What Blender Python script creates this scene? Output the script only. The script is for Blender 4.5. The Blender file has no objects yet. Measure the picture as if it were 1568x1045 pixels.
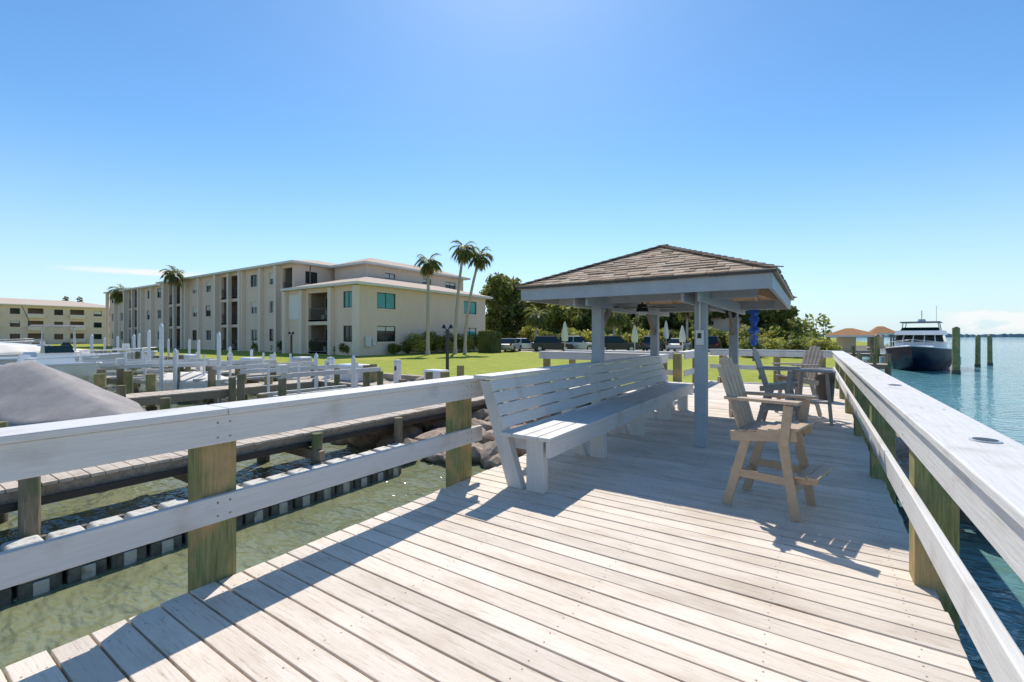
import bpy, math, random
import numpy as np
from mathutils import Vector, Matrix
random.seed(7); np.random.seed(7)
R=math.radians
scene=bpy.context.scene
COL=scene.collection
YAW=33.6
SUN_EL=51.0

# ---------------------------------------------------------------- materials
def nt(name):
    m=bpy.data.materials.new(name); m.use_nodes=True
    t=m.node_tree; return m,t,t.nodes['Principled BSDF'],t.nodes,t.links
def mat(name,c1,c2=None,scale=5,stretch=(1,1,1),rough=.6,bump=0,bscale=None,metal=0,c3=None,s3=1.0,t3=.55,lo=.3,hi=.7,trans=0,spec=.5):
    m,t,p,N,L=nt(name)
    p.inputs['Roughness'].default_value=rough; p.inputs['Metallic'].default_value=metal; p.inputs['Specular IOR Level'].default_value=spec
    p.inputs['Base Color'].default_value=(*c1,1)
    tc=N.new('ShaderNodeTexCoord'); mp=N.new('ShaderNodeMapping'); mp.inputs['Scale'].default_value=stretch
    L.new(tc.outputs['Object'],mp.inputs[0])
    col=None
    if c2:
        n=N.new('ShaderNodeTexNoise'); n.inputs['Scale'].default_value=scale; n.inputs['Detail'].default_value=8; n.inputs['Roughness'].default_value=.65
        L.new(mp.outputs[0],n.inputs['Vector'])
        r=N.new('ShaderNodeValToRGB'); r.color_ramp.elements[0].position=lo; r.color_ramp.elements[1].position=hi
        r.color_ramp.elements[0].color=(*c1,1); r.color_ramp.elements[1].color=(*c2,1)
        L.new(n.outputs[0],r.inputs[0]); col=r.outputs[0]
        if c3:
            n3=N.new('ShaderNodeTexNoise'); n3.inputs['Scale'].default_value=s3; n3.inputs['Detail'].default_value=5
            L.new(tc.outputs['Object'],n3.inputs['Vector'])
            r3=N.new('ShaderNodeValToRGB'); r3.color_ramp.elements[0].position=t3-.08; r3.color_ramp.elements[1].position=t3+.12
            L.new(n3.outputs[0],r3.inputs[0])
            mx=N.new('ShaderNodeMixRGB'); L.new(r3.outputs[0],mx.inputs[0]); L.new(col,mx.inputs[1]); mx.inputs[2].default_value=(*c3,1)
            col=mx.outputs[0]
        L.new(col,p.inputs['Base Color'])
    if bump:
        b=N.new('ShaderNodeTexNoise'); b.inputs['Scale'].default_value=bscale or scale*2; b.inputs['Detail'].default_value=6
        L.new(mp.outputs[0],b.inputs['Vector'])
        bp=N.new('ShaderNodeBump'); bp.inputs['Strength'].default_value=bump; bp.inputs['Distance'].default_value=.02
        L.new(b.outputs[0],bp.inputs['Height']); L.new(bp.outputs[0],p.inputs['Normal'])
    if trans:
        tr=N.new('ShaderNodeBsdfTranslucent'); ms=N.new('ShaderNodeMixShader'); ms.inputs[0].default_value=trans
        if col: L.new(col,tr.inputs[0])
        else: tr.inputs[0].default_value=(*c1,1)
        L.new(p.outputs[0],ms.inputs[1]); L.new(tr.outputs[0],ms.inputs[2])
        L.new(ms.outputs[0],N['Material Output'].inputs[0])
    return m

M={}
M['paintY']=mat('painted_timber_y',(.59,.575,.55),(.67,.655,.63),6,(8,.5,8),.6,.22,8,c3=(.49,.455,.41),s3=3,t3=.64)
M['paintX']=mat('painted_timber_x',(.59,.575,.55),(.67,.655,.63),6,(.5,8,8),.6,.22,8,c3=(.49,.455,.41),s3=3,t3=.64)
M['paintZ']=mat('painted_timber_z',(.58,.565,.54),(.66,.645,.62),6,(8,8,.5),.6,.2,8)
M['green']=mat('treated_timber',(.13,.15,.06),(.36,.34,.16),7,(9,9,.6),.85,.7,7,c3=(.46,.31,.15),s3=4,t3=.54,spec=.2)
M['pile']=mat('piling_timber',(.17,.135,.09),(.36,.30,.22),7,(9,9,.6),.9,.7,7,c3=(.15,.17,.08),s3=2,t3=.5,spec=.2)
M['barn']=mat('barnacle_crust',(.04,.04,.03),(.20,.18,.15),20,(1,1,1),.95,1,30)
M['grey']=mat('weathered_planks',(.44,.37,.30),(.64,.56,.47),5,(3,3,3),.85,.5,10,c3=(.33,.265,.21),s3=2,t3=.6,spec=.2)
M['greyd']=mat('weathered_beam',(.22,.175,.13),(.40,.325,.25),6,(3,3,3),.9,.5,10,spec=.2)
M['chair']=mat('tan_slats',(.42,.305,.205),(.52,.39,.27),8,(2,2,2),.5,.15,20)
M['chairg']=mat('grey_slats',(.36,.30,.26),(.44,.375,.33),8,(2,2,2),.5,.15,20)
M['soffit']=mat('soffit_boards',(.46,.32,.20),(.60,.44,.29),4,(8,.6,4),.7,.3,8)
M['bluegrey']=mat('bluegrey_paint',(.36,.39,.42),(.44,.47,.495),5,(1,1,1),.55,.2,12,spec=.3)
M['stucco']=mat('stucco',(.80,.60,.465),(.85,.66,.525),1.2,(1,1,.4),.9,.3,30,spec=.2)
M['stucco2']=mat('stucco_trim',(.84,.67,.55),(.86,.71,.59),1.5,(1,1,1),.9,spec=.2)
M['recess_shade']=mat('balcony_wall',(.28,.205,.155),(.33,.25,.195),2,(1,1,1),.9)  # darkened stucco tone: shade of the balcony recesses put into the colour
M['roof']=mat('roof_shingle',(.47,.375,.30),(.63,.53,.44),3,(1,1,6),.95,.5,20,spec=.1)
M['roofo']=mat('clay_roof',(.30,.155,.08),(.44,.25,.14),4,(1,1,4),.95,.4,20,spec=.05)
M['fascia']=mat('white_trim',(.78,.73,.66),(.81,.77,.71),2,(1,1,1),.6)
M['glassd']=mat('dark_glass',(.012,.026,.026),rough=.06)
M['glassrefl']=mat('glass_teal_reflection',(.02,.24,.23),(.05,.38,.37),.8,(1,1,1),.08)  # teal sky reflection painted into the base colour of the panes
M['frame']=mat('bronze_frame',(.06,.05,.045),rough=.4)
M['white']=mat('white_gelcoat',(.74,.74,.74),(.79,.79,.78),2,(1,1,1),.35)
M['pvc']=mat('white_pvc',(.76,.76,.76),(.80,.80,.80),3,(1,1,.3),.4)
M['navy']=mat('navy_gelcoat',(.006,.012,.04),rough=.35,spec=.2)
M['alu']=mat('aluminium',(.55,.55,.55),(.65,.65,.65),6,(1,1,1),.4,metal=.3)
M['black']=mat('black_plastic',(.02,.02,.022),rough=.45)
M['rubber']=mat('rubber',(.02,.02,.02),rough=.8)
M['cover']=mat('canvas_cover',(.27,.25,.24),(.39,.36,.345),2,(1,1,1),.95,.5,4,spec=.1)
M['floatw']=mat('float_plastic',(.50,.49,.45),(.68,.67,.62),9,(1,1,1),.6,.4,25,c3=(.26,.25,.20),s3=9,t3=.58)
M['floatd']=mat('float_side',(.08,.08,.07),(.24,.23,.20),9,(1,1,1),.8,.5,20)
M['rock']=mat('rock',(.20,.15,.11),(.50,.40,.32),3,(1,1,1),.95,1,8,spec=.2)
M['blue']=mat('blue_fabric',(.01,.12,.70),(.03,.25,.85),14,(1,1,4),.5,trans=.3)
M['cream']=mat('canvas_cream',(.74,.69,.60),(.78,.73,.65),4,(3,3,.5),.9)
M['bark']=mat('bark',(.19,.15,.11),(.34,.28,.22),5,(4,4,1),.95,.8,8)
M['palmb']=mat('palm_bark',(.38,.30,.23),(.60,.51,.41),4,(1,1,6),.95,.8,10)
M['leaf1']=mat('leaf_olive',(.12,.145,.035),(.31,.33,.085),.8,(1,1,1),.55,trans=.5)
M['leaf2']=mat('leaf_bright',(.24,.25,.05),(.54,.52,.12),.9,(1,1,1),.55,trans=.5)
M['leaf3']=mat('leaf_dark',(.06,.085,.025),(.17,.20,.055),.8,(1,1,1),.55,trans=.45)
M['frond']=mat('frond_green',(.14,.18,.045),(.38,.39,.12),1.2,(1,1,1),.5,trans=.5)
M['frondd']=mat('frond_dead',(.40,.28,.14),(.52,.40,.22),2,(1,1,1),.8,trans=.35)
M['asph']=mat('asphalt',(.22,.21,.20),(.32,.30,.28),3,(1,1,1),.9)
M['conc']=mat('concrete',(.58,.52,.44),(.68,.62,.54),2,(1,1,1),.9,.2,10)
M['wallc']=mat('seawall_concrete',(.30,.25,.19),(.48,.41,.33),2,(1,1,1),.9,.5,8)
for k,c in dict(cars=(.50,.51,.53),card=(.03,.03,.035),carw=(.75,.75,.75),carb=(.08,.10,.14)).items():
    M[k]=mat('car_paint_'+k,c,rough=.2,metal=.3)
M['wheel']=mat('wheel_alloy',(.35,.35,.36),rough=.3,metal=.8)
M['lampred']=mat('tail_lamp',(.35,.01,.01),rough=.2)
SH=[mat('shingle_%d'%i,c,tuple(v*1.28 for v in c),25,(1,1,1),.95,.6,90,spec=.15) for i,c in enumerate([(.38,.275,.195),(.45,.34,.25),(.32,.235,.17),(.49,.38,.285)])]

def deck_mat():
    m,t,p,N,L=nt('deck_paint_worn')
    tc=N.new('ShaderNodeTexCoord'); sp=N.new('ShaderNodeSeparateXYZ'); L.new(tc.outputs['Object'],sp.inputs[0])
    d=N.new('ShaderNodeMath'); d.operation='DIVIDE'; d.inputs[1].default_value=.147; L.new(sp.outputs[1],d.inputs[0])
    f=N.new('ShaderNodeMath'); f.operation='FLOOR'; L.new(d.outputs[0],f.inputs[0])
    w=N.new('ShaderNodeTexWhiteNoise'); w.noise_dimensions='1D'; L.new(f.outputs[0],w.inputs['W'])
    cb=N.new('ShaderNodeCombineXYZ'); L.new(w.outputs[0],cb.inputs[2])
    sc=N.new('ShaderNodeVectorMath'); sc.operation='SCALE'; sc.inputs['Scale'].default_value=37; L.new(cb.outputs[0],sc.inputs[0])
    ad=N.new('ShaderNodeVectorMath'); L.new(tc.outputs['Object'],ad.inputs[0]); L.new(sc.outputs[0],ad.inputs[1])
    mp=N.new('ShaderNodeMapping'); mp.inputs['Scale'].default_value=(1.6,30,1); L.new(ad.outputs[0],mp.inputs[0])
    n=N.new('ShaderNodeTexNoise'); n.inputs['Scale'].default_value=3; n.inputs['Detail'].default_value=10; n.inputs['Roughness'].default_value=.75; L.new(mp.outputs[0],n.inputs[0])
    r=N.new('ShaderNodeValToRGB'); e=r.color_ramp.elements
    e[0].position=.30; e[0].color=(.40,.30,.215,1); e[1].position=.45; e[1].color=(.735,.635,.53,1)
    e2=r.color_ramp.elements.new(.75); e2.color=(.80,.71,.61,1)
    L.new(n.outputs[0],r.inputs[0])
    mp2=N.new('ShaderNodeMapping'); mp2.inputs['Scale'].default_value=(.8,2.2,1); L.new(tc.outputs['Object'],mp2.inputs[0])
    n2=N.new('ShaderNodeTexNoise'); n2.inputs['Scale'].default_value=1.3; n2.inputs['Detail'].default_value=9; n2.inputs['Roughness'].default_value=.7; L.new(mp2.outputs[0],n2.inputs[0])
    r2=N.new('ShaderNodeValToRGB'); r2.color_ramp.elements[0].position=.34; r2.color_ramp.elements[1].position=.54
    r2.color_ramp.elements[0].color=(.79,.75,.71,1); r2.color_ramp.elements[1].color=(1,1,1,1); L.new(n2.outputs[0],r2.inputs[0])
    mx=N.new('ShaderNodeMixRGB'); mx.blend_type='MULTIPLY'; mx.inputs[0].default_value=1; L.new(r.outputs[0],mx.inputs[1]); L.new(r2.outputs[0],mx.inputs[2])
    mr=N.new('ShaderNodeMapRange'); mr.inputs[3].default_value=.85; mr.inputs[4].default_value=1.05; L.new(w.outputs[0],mr.inputs[0])
    mv=N.new('ShaderNodeVectorMath'); mv.operation='SCALE'; L.new(mx.outputs[0],mv.inputs[0]); L.new(mr.outputs[0],mv.inputs['Scale'])
    L.new(mv.outputs[0],p.inputs['Base Color']); p.inputs['Roughness'].default_value=.7
    bp=N.new('ShaderNodeBump'); bp.inputs['Strength'].default_value=.45; bp.inputs['Distance'].default_value=.007; L.new(n.outputs[0],bp.inputs['Height']); L.new(bp.outputs[0],p.inputs['Normal'])
    return m
M['deck']=deck_mat()
def water_mat():
    m,t,p,N,L=nt('sea_water')
    tc=N.new('ShaderNodeTexCoord'); sp=N.new('ShaderNodeSeparateXYZ'); L.new(tc.outputs['Object'],sp.inputs[0])
    mr=N.new('ShaderNodeMapRange'); mr.inputs[1].default_value=-4.5; mr.inputs[2].default_value=4; L.new(sp.outputs[0],mr.inputs[0])
    mp=N.new('ShaderNodeMapping'); mp.inputs['Rotation'].default_value=(0,0,.55); mp.inputs['Scale'].default_value=(1,2.0,1); L.new(tc.outputs['Object'],mp.inputs[0])
    n=N.new('ShaderNodeTexNoise'); n.inputs['Scale'].default_value=.45; n.inputs['Detail'].default_value=3; L.new(mp.outputs[0],n.inputs[0])
    rr=N.new('ShaderNodeMapRange'); rr.inputs[1].default_value=.3; rr.inputs[2].default_value=.7; L.new(n.outputs[0],rr.inputs[0])
    g=N.new('ShaderNodeMixRGB'); g.inputs[1].default_value=(.165,.18,.095,1); g.inputs[2].default_value=(.23,.24,.135,1); L.new(rr.outputs[0],g.inputs[0])
    b=N.new('ShaderNodeMixRGB'); b.inputs[1].default_value=(.085,.25,.275,1); b.inputs[2].default_value=(.14,.34,.36,1); L.new(rr.outputs[0],b.inputs[0])
    mx=N.new('ShaderNodeMixRGB'); L.new(mr.outputs[0],mx.inputs[0]); L.new(g.outputs[0],mx.inputs[1]); L.new(b.outputs[0],mx.inputs[2])
    L.new(mx.outputs[0],p.inputs['Base Color']); p.inputs['Roughness'].default_value=.05; p.inputs['IOR'].default_value=1.36
    w=N.new('ShaderNodeTexNoise'); w.inputs['Scale'].default_value=2.3; w.inputs['Detail'].default_value=2; w.inputs['Roughness'].default_value=.45; w.inputs['Distortion'].default_value=.2; L.new(mp.outputs[0],w.inputs[0])
    w2=N.new('ShaderNodeTexNoise'); w2.inputs['Scale'].default_value=8; w2.inputs['Detail'].default_value=2; L.new(mp.outputs[0],w2.inputs[0])
    ad=N.new('ShaderNodeMath'); ad.operation='MULTIPLY_ADD'; L.new(w2.outputs[0],ad.inputs[0]); ad.inputs[1].default_value=.12; L.new(w.outputs[0],ad.inputs[2])
    bp=N.new('ShaderNodeBump'); bp.inputs['Strength'].default_value=.85; bp.inputs['Distance'].default_value=.17; L.new(ad.outputs[0],bp.inputs['Height']); L.new(bp.outputs[0],p.inputs['Normal'])
    return m
M['water']=water_mat()
M['land']=mat('lawn_grass',(.20,.25,.035),(.37,.385,.07),2.5,(1,1,1),.95,.5,30,c3=(.44,.39,.11),s3=.15,t3=.62,spec=.1)
M['dirt']=mat('shore_soil',(.20,.16,.11),(.32,.27,.19),2,(1,1,1),.95,.6,6)
M['far']=mat('far_trees',(.17,.22,.23),(.29,.33,.33),.05,(1,1,1),.95)

# ---------------------------------------------------------------- builder
class B:
    def __init__(s,name,bevel=0,loc=(0,0,0),yaw=0):
        s.name=name; s.parts={}; s.bevel=bevel
        s.X=Matrix.Translation(loc)@Matrix.Rotation(yaw,4,'Z')
    def _p(s,part,m):
        k=part
        if k not in s.parts: s.parts[k]=dict(v=[],f=[],mi=[],mats=[],sm=[])
        P=s.parts[k]
        mm=M[m] if isinstance(m,str) else m
        if mm not in P['mats']: P['mats'].append(mm)
        return P,P['mats'].index(mm)
    def raw(s,part,m,vs,fs,smooth=False):
        P,mi=s._p(part,m); o=len(P['v'])
        P['v']+= [tuple(v) for v in vs]
        for f in fs: P['f'].append([i+o for i in f]); P['mi'].append(mi); P['sm'].append(smooth)
    def hexa(s,part,m,b4,t4):
        s.raw(part,m,list(b4)+list(t4),[(3,2,1,0),(4,5,6,7),(0,1,5,4),(1,2,6,5),(2,3,7,6),(3,0,4,7)])
    def box(s,part,m,x0,x1,y0,y1,z0,z1):
        s.hexa(part,m,[(x0,y0,z0),(x1,y0,z0),(x1,y1,z0),(x0,y1,z0)],[(x0,y0,z1),(x1,y0,z1),(x1,y1,z1),(x0,y1,z1)])
    def frus(s,part,m,a,b,z0,z1):
        s.hexa(part,m,[(a[0],a[2],z0),(a[1],a[2],z0),(a[1],a[3],z0),(a[0],a[3],z0)],[(b[0],b[2],z1),(b[1],b[2],z1),(b[1],b[3],z1),(b[0],b[3],z1)])
    def beam(s,part,m,p0,p1,w,h,up=(0,0,1)):
        p0=Vector(p0);p1=Vector(p1); d=(p1-p0).normalized(); up=Vector(up)
        if abs(d.dot(up))>.99: up=Vector((1,0,0))
        sd=d.cross(up).normalized(); u=sd.cross(d).normalized()
        q=[-sd*w/2-u*h/2, sd*w/2-u*h/2, sd*w/2+u*h/2, -sd*w/2+u*h/2]
        s.hexa(part,m,[p0+k for k in q],[p1+k for k in q])
    def cyl(s,part,m,p0,p1,r0,r1=None,n=12):
        r1=r0 if r1 is None else r1
        p0=Vector(p0);p1=Vector(p1); d=(p1-p0).normalized(); up=Vector((0,0,1)) if abs(d.z)<.95 else Vector((1,0,0))
        a=d.cross(up).normalized(); b=d.cross(a).normalized(); vs=[]
        for p,r in((p0,r0),(p1,r1)):
            for i in range(n):
                t=2*math.pi*i/n; vs.append(p+a*(r*math.cos(t))+b*(r*math.sin(t)))
        fs=[(i,(i+1)%n,n+(i+1)%n,n+i) for i in range(n)]
        s.raw(part,m,vs,fs,True); s.raw(part,m,vs,[tuple(range(n))[::-1],tuple(range(n,2*n))])
    def tube(s,part,m,pts,rs,n=9):
        vs=[];fs=[]
        for k,(p,r) in enumerate(zip(pts,rs)):
            p=Vector(p); d=(Vector(pts[min(k+1,len(pts)-1)])-Vector(pts[max(k-1,0)])).normalized()
            up=Vector((0,0,1)) if abs(d.z)<.9 else Vector((1,0,0)); a=d.cross(up).normalized(); b=d.cross(a)
            for i in range(n):
                t=2*math.pi*i/n; vs.append(p+a*(r*math.cos(t))+b*(r*math.sin(t)))
            if k: fs+=[((k-1)*n+i,(k-1)*n+(i+1)%n,k*n+(i+1)%n,k*n+i) for i in range(n)]
        fs.append(tuple(range(n))); fs.append(tuple(range((len(pts)-1)*n,len(pts)*n)))
        s.raw(part,m,vs,fs,True)
    def loft(s,part,m,secs,smooth=True,cap=True,closed=False):
        n=len(secs[0]); vs=[p for q in secs for p in q]; fs=[]
        for k in range(len(secs)-1):
            for i in range(n if closed else n-1):
                j=(i+1)%n; fs.append((k*n+i,k*n+j,(k+1)*n+j,(k+1)*n+i))
        s.raw(part,m,vs,fs,smooth)
        if cap: s.raw(part,m,list(secs[0])+list(secs[-1]),[tuple(range(n)),tuple(range(n,2*n))])
    def leaves(s,part,m,clumps,n,size,shell=.55,flat=1.0):
        P,mi=s._p(part,m); o=len(P['v'])
        C=np.array([c[:3] for c in clumps]); rr=np.array([c[3] for c in clumps])
        w=rr**2/np.sum(rr**2); idx=np.random.choice(len(clumps),n,p=w)
        d=np.random.normal(size=(n,3)); d/=np.linalg.norm(d,axis=1)[:,None]
        rad=rr[idx]*(shell+(1.08-shell)*np.random.rand(n)**.6); pos=C[idx]+d*rad[:,None]*np.array([1,1,flat])
        a=np.random.normal(size=(n,3)); a/=np.linalg.norm(a,axis=1)[:,None]
        b=np.cross(a,np.random.normal(size=(n,3))); b/=np.linalg.norm(b,axis=1)[:,None]
        sz=size*(.5+np.random.rand(n))[:,None]
        v=np.stack([pos-a*sz,pos+b*sz*.45,pos+a*sz,pos-b*sz*.45],1).reshape(-1,3)
        P['v']+=[tuple(x) for x in v.tolist()]
        P['f']+=[[o+4*i,o+4*i+1,o+4*i+2,o+4*i+3] for i in range(n)]; P['mi']+=[mi]*n; P['sm']+=[False]*n
    def done(s):
        objs=[]
        for k,P in s.parts.items():
            me=bpy.data.meshes.new(k if len(s.parts)>1 else s.name)
            me.from_pydata(P['v'],[],P['f'])
            for mm in P['mats']: me.materials.append(mm)
            me.polygons.foreach_set('material_index',P['mi']); me.polygons.foreach_set('use_smooth',P['sm'])
            me.update()
            o=bpy.data.objects.new(k if len(s.parts)>1 else s.name,me); COL.objects.link(o); objs.append(o)
            if s.bevel:
                md=o.modifiers.new('bevel','BEVEL'); md.width=s.bevel; md.segments=2; md.limit_method='ANGLE'
        if len(objs)==1: objs[0].matrix_world=s.X; return objs[0]
        e=bpy.data.objects.new(s.name,None); COL.objects.link(e); e.matrix_world=s.X
        for o in objs: o.parent=e
        return e

ZW=-1.1
def cam2w(px_,d):
    lat=(px_-784)/697*d; return (lat*.833-d*.5534, lat*.5534+d*.833)
P2=cam2w
# ---------------------------------------------------------------- deck
b=B('wooden_dock',.004)
P=.147
JX=(-2.9,-2.0,-1.1,-.2,.42)
k=math.floor(-2.5/P)
scr=[]
while k*P<16.5:
    y0=k*P+.004; dz=random.uniform(-.002,.002); gw=random.uniform(-.001,.002)
    xl=-3.05+random.uniform(-.012,.012); xr=.6+random.uniform(-.008,.008)
    b.box('planks','deck',xl,xr,y0,y0+P-.011-gw,-.038+dz,dz); k+=1
    if 0<y0<9:
        for x in JX:
            for q in(.03,.108): scr.append((x+random.uniform(-.012,.012),y0+q+random.uniform(-.005,.005),dz))
for x in JX: b.box('joists','greyd',x-.04,x+.04,-2.5,16.4,-.28,-.042)
for yy in np.arange(-1.1,16,2.44): b.box('crossbeams','greyd',-3.03,.49,yy-.05,yy+.05,-.5,-.285)
for x,y,z in scr: b.cyl('screws','greyd',(x,y,z-.003),(x,y,z+.0008),.005,n=6)
b.done()
yl=[-1.13,1.34,3.72]
def post(b,x0,x1,yc,top,z0=-1.9,part='posts'):
    w=(x1-x0)/2
    b.box(part,'green',x0,x1,yc-w,yc+w,z0,top)
b=B('dock_railing',.006)
for yc in yl: post(b,-3.25,-3.053,yc,1.018)
for (a,c) in((-3,1.36),(1.364,3.98)): b.box('cap_rail','paintY',-3.27,-2.99,a,c,1.02,1.058)
b.box('top_board','paintY',-3.05,-3.01,-3,3.97,.845,1.0175)
b.box('lower_board','paintY',-3.05,-3.01,-3,3.95,.37,.53)
for yc in yl:
    for zz in(.41,.49,.885,.975):
        b.cyl('screws','greyd',(-3.01,yc-.03,zz),(-3.0085,yc-.03,zz),.007,n=8); b.cyl('screws','greyd',(-3.01,yc+.04,zz),(-3.0085,yc+.04,zz),.007,n=8)
b.done()
b=B('dock_railing',.006)
for yc in(10.6,13.0,15.4): post(b,-3.25,-3.053,yc,1.018)
b.box('cap_rail','paintY',-3.27,-2.99,13.3,16.7,1.02,1.058); b.box('cap_rail','paintY',-3.27,-2.99,10.0,11.5,1.02,1.058)
for a,c in((10,11.5),(13.3,16.6)):
    b.box('top_board','paintY',-3.05,-3.01,a,c,.845,1.0175); b.box('lower_board','paintY',-3.05,-3.01,a,c,.37,.53)
b.done()
b=B('dock_railing',.006)
for yc in(-1.16,1.28,3.72,6.2,8.64,11.08,13.5,16.0): post(b,.502,.70,yc,1.018)
ys=[-3,4.9,9.9,16.8]
for i in range(3): b.box('cap_rail','paintY',.43,.71,ys[i]+.002,ys[i+1]-.002,1.02,1.058)
b.box('top_board','paintY',.46,.499,-3,16.7,.845,1.0175); b.box('lower_board','paintY',.46,.499,-3,16.7,.43,.59)
for yy in(2.7,5.3):
    b.cyl('cup_rings','alu',(.60,yy,1.0585),(.60,yy,1.064),.052,.050,24); b.cyl('cup_wells','black',(.60,yy,1.0645),(.60,yy,1.0655),.040,.040,24)
for yc in(1.28,3.72,6.2,8.64):
    for zz in(.46,.56,.885,.975): b.cyl('screws','greyd',(.46,yc,zz),(.4585,yc,zz),.007,n=8)
    for xx in(.55,.65): b.cyl('screws','greyd',(xx,yc,1.058),(xx,yc,1.0595),.007,n=8)
b.done()
b=B('dock_railing',.006)
b.box('cap_rail','paintX',-3.0,.44,16.72,16.95,1.02,1.058); b.box('top_board','paintX',-2.98,.45,16.70,16.74,.845,1.0175); b.box('lower_board','paintX',-2.98,.45,16.70,16.74,.40,.55)
for x in(-2.6,-1.0,.2): post(b,x-.09,x+.09,16.84,1.018,-.3)
b.done()
b=B('boardwalk',.004)
x=-6.7
while x<-3.08: b.box('planks','deck',x,x+.138,11.7,13.2,-.04,-.002); x+=.147
b.box('joists','greyd',-6.7,-3.1,11.75,11.85,-.3,-.045); b.box('joists','greyd',-6.7,-3.1,13.05,13.15,-.3,-.045)
for yy in(11.62,13.3):
    for x in(-6.5,-5.0,-3.6): post(b,x-.08,x+.08,yy,1.018,-1.6)
    b.box('cap_rail','paintX',-6.7,-3.3,yy-.13,yy+.13,1.02,1.058); b.box('top_board','paintX',-6.7,-3.3,yy-.12,yy-.085,.845,1.0175); b.box('lower_board','paintX',-6.7,-3.3,yy-.12,yy-.085,.40,.55)
b.done()
# ---------------------------------------------------------------- bench
b=B('dock_bench',.005)
Y0,Y1=3.72,9.75
for yc in(3.80,5.3,6.8,8.3,9.65):
    b.hexa('back_supports','paintZ',
        [(-2.55,yc-.045,0),(-2.38,yc-.045,0),(-2.38,yc+.045,0),(-2.55,yc+.045,0)],[(-2.90,yc-.045,1.04),(-2.735,yc-.045,1.04),(-2.735,yc+.045,1.04),(-2.90,yc+.045,1.04)])
    b.box('legs','paintZ',-2.33,-2.14,yc-.045,yc+.045,0,.50)
    b.box('seat_arms','paintX',-2.58,-2.09,yc+.047,yc+.09,.37,.508)
for i in range(4):
    x0=-2.60+i*.142; b.box('seat_slats','paintY',x0,x0+.134,Y0-.02,Y1,.51,.548)
b.box('seat_apron','paintY',-2.086,-2.046,Y0-.015,Y1-.005,.36,.508)
dirv=Vector((-.355,0,1.04)).normalized(); nrm=Vector((1.04,0,.355)).normalized()
base=Vector((-2.38,0,0))
for i in range(4):
    s0=.615+i*.126; p=base+dirv*s0; q=base+dirv*(s0+.114); o=nrm*.003; t=nrm*.035
    b.hexa('back_slats','paintY',[p+o+Vector((0,Y0-.02,0)),p+t+Vector((0,Y0-.02,0)),p+t+Vector((0,Y1,0)),p+o+Vector((0,Y1,0))],
        [q+o+Vector((0,Y0-.02,0)),q+t+Vector((0,Y0-.02,0)),q+t+Vector((0,Y1,0)),q+o+Vector((0,Y1,0))])
b.box('top_cap','paintY',-2.93,-2.70,Y0-.03,Y1+.01,1.062,1.098)
b.done()
# ---------------------------------------------------------------- gazebo
b=B('gazebo',.004)
X0,X1,GY0,GY1=-3.66,-.385,5.75,10.5; ZE=2.23; ZR=2.93; xc=(X0+X1)/2; ry0=GY0+1.64; ry1=GY1-1.64
px=(-2.785,-1.285); py=(6.6,9.6)
for x in px:
    for yy in py: b.box('posts','bluegrey',x-.075,x+.075,yy-.075,yy+.075,.001,2.10)
for x in px: 
    for sgn in(-1,1): b.box('beams','bluegrey',x+sgn*.098-.02,x+sgn*.098+.02,5.95,10.3,1.93,2.12)
for yy in py: b.box('beams','bluegrey',-3.45,-.6,yy-.022,yy+.022,2.0,2.16)
for x in px:
    for yy,sg in((6.6,1),(9.6,-1)): b.beam('braces','greyd',(x,yy+sg*.07,1.55),(x,yy+sg*.50,1.98),.05,.09)
f=.04
b.box('fascia','bluegrey',X0,X1,GY0,GY0+f,2.03,2.20); b.box('fascia','bluegrey',X0,X1,GY1-f,GY1,2.03,2.20)
b.box('fascia','bluegrey',X0,X0+f,GY0+f+.001,GY1-f-.001,2.03,2.20); b.box('fascia','bluegrey',X1-f,X1,GY0+f+.001,GY1-f-.001,2.03,2.20)
e=.05
C4=[(X0-e,GY0-e),(X1+e,GY0-e),(X1+e,GY1+e),(X0-e,GY1+e)]
Rn=Vector((xc,ry0,ZR)); Rf=Vector((xc,ry1,ZR))
cn=[Vector((x,y,ZE)) for x,y in C4]
dn=Vector((0,0,-.03))
planes=[(cn[0],cn[1],Rn,Rn),(cn[1],cn[2],Rf,Rn),(cn[2],cn[3],Rf,Rf),(cn[3],cn[0],Rn,Rf)]
vs=[*cn,Rn,Rf]; lo=[v+dn for v in vs]
F=[(0,1,4),(1,2,5,4),(2,3,5),(3,0,4,5)]
b.raw('roof_deck','soffit',lo,[tuple(reversed(q)) for q in F]); 
b.raw('roof_deck','greyd',[v+Vector((0,0,-.004)) for v in vs],F)
b.raw('drip_edge','frame',[*cn,*[v+dn for v in cn]],[(0,1,5,4),(1,2,6,5),(2,3,7,6),(3,0,4,7)])
nc=15
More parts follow.
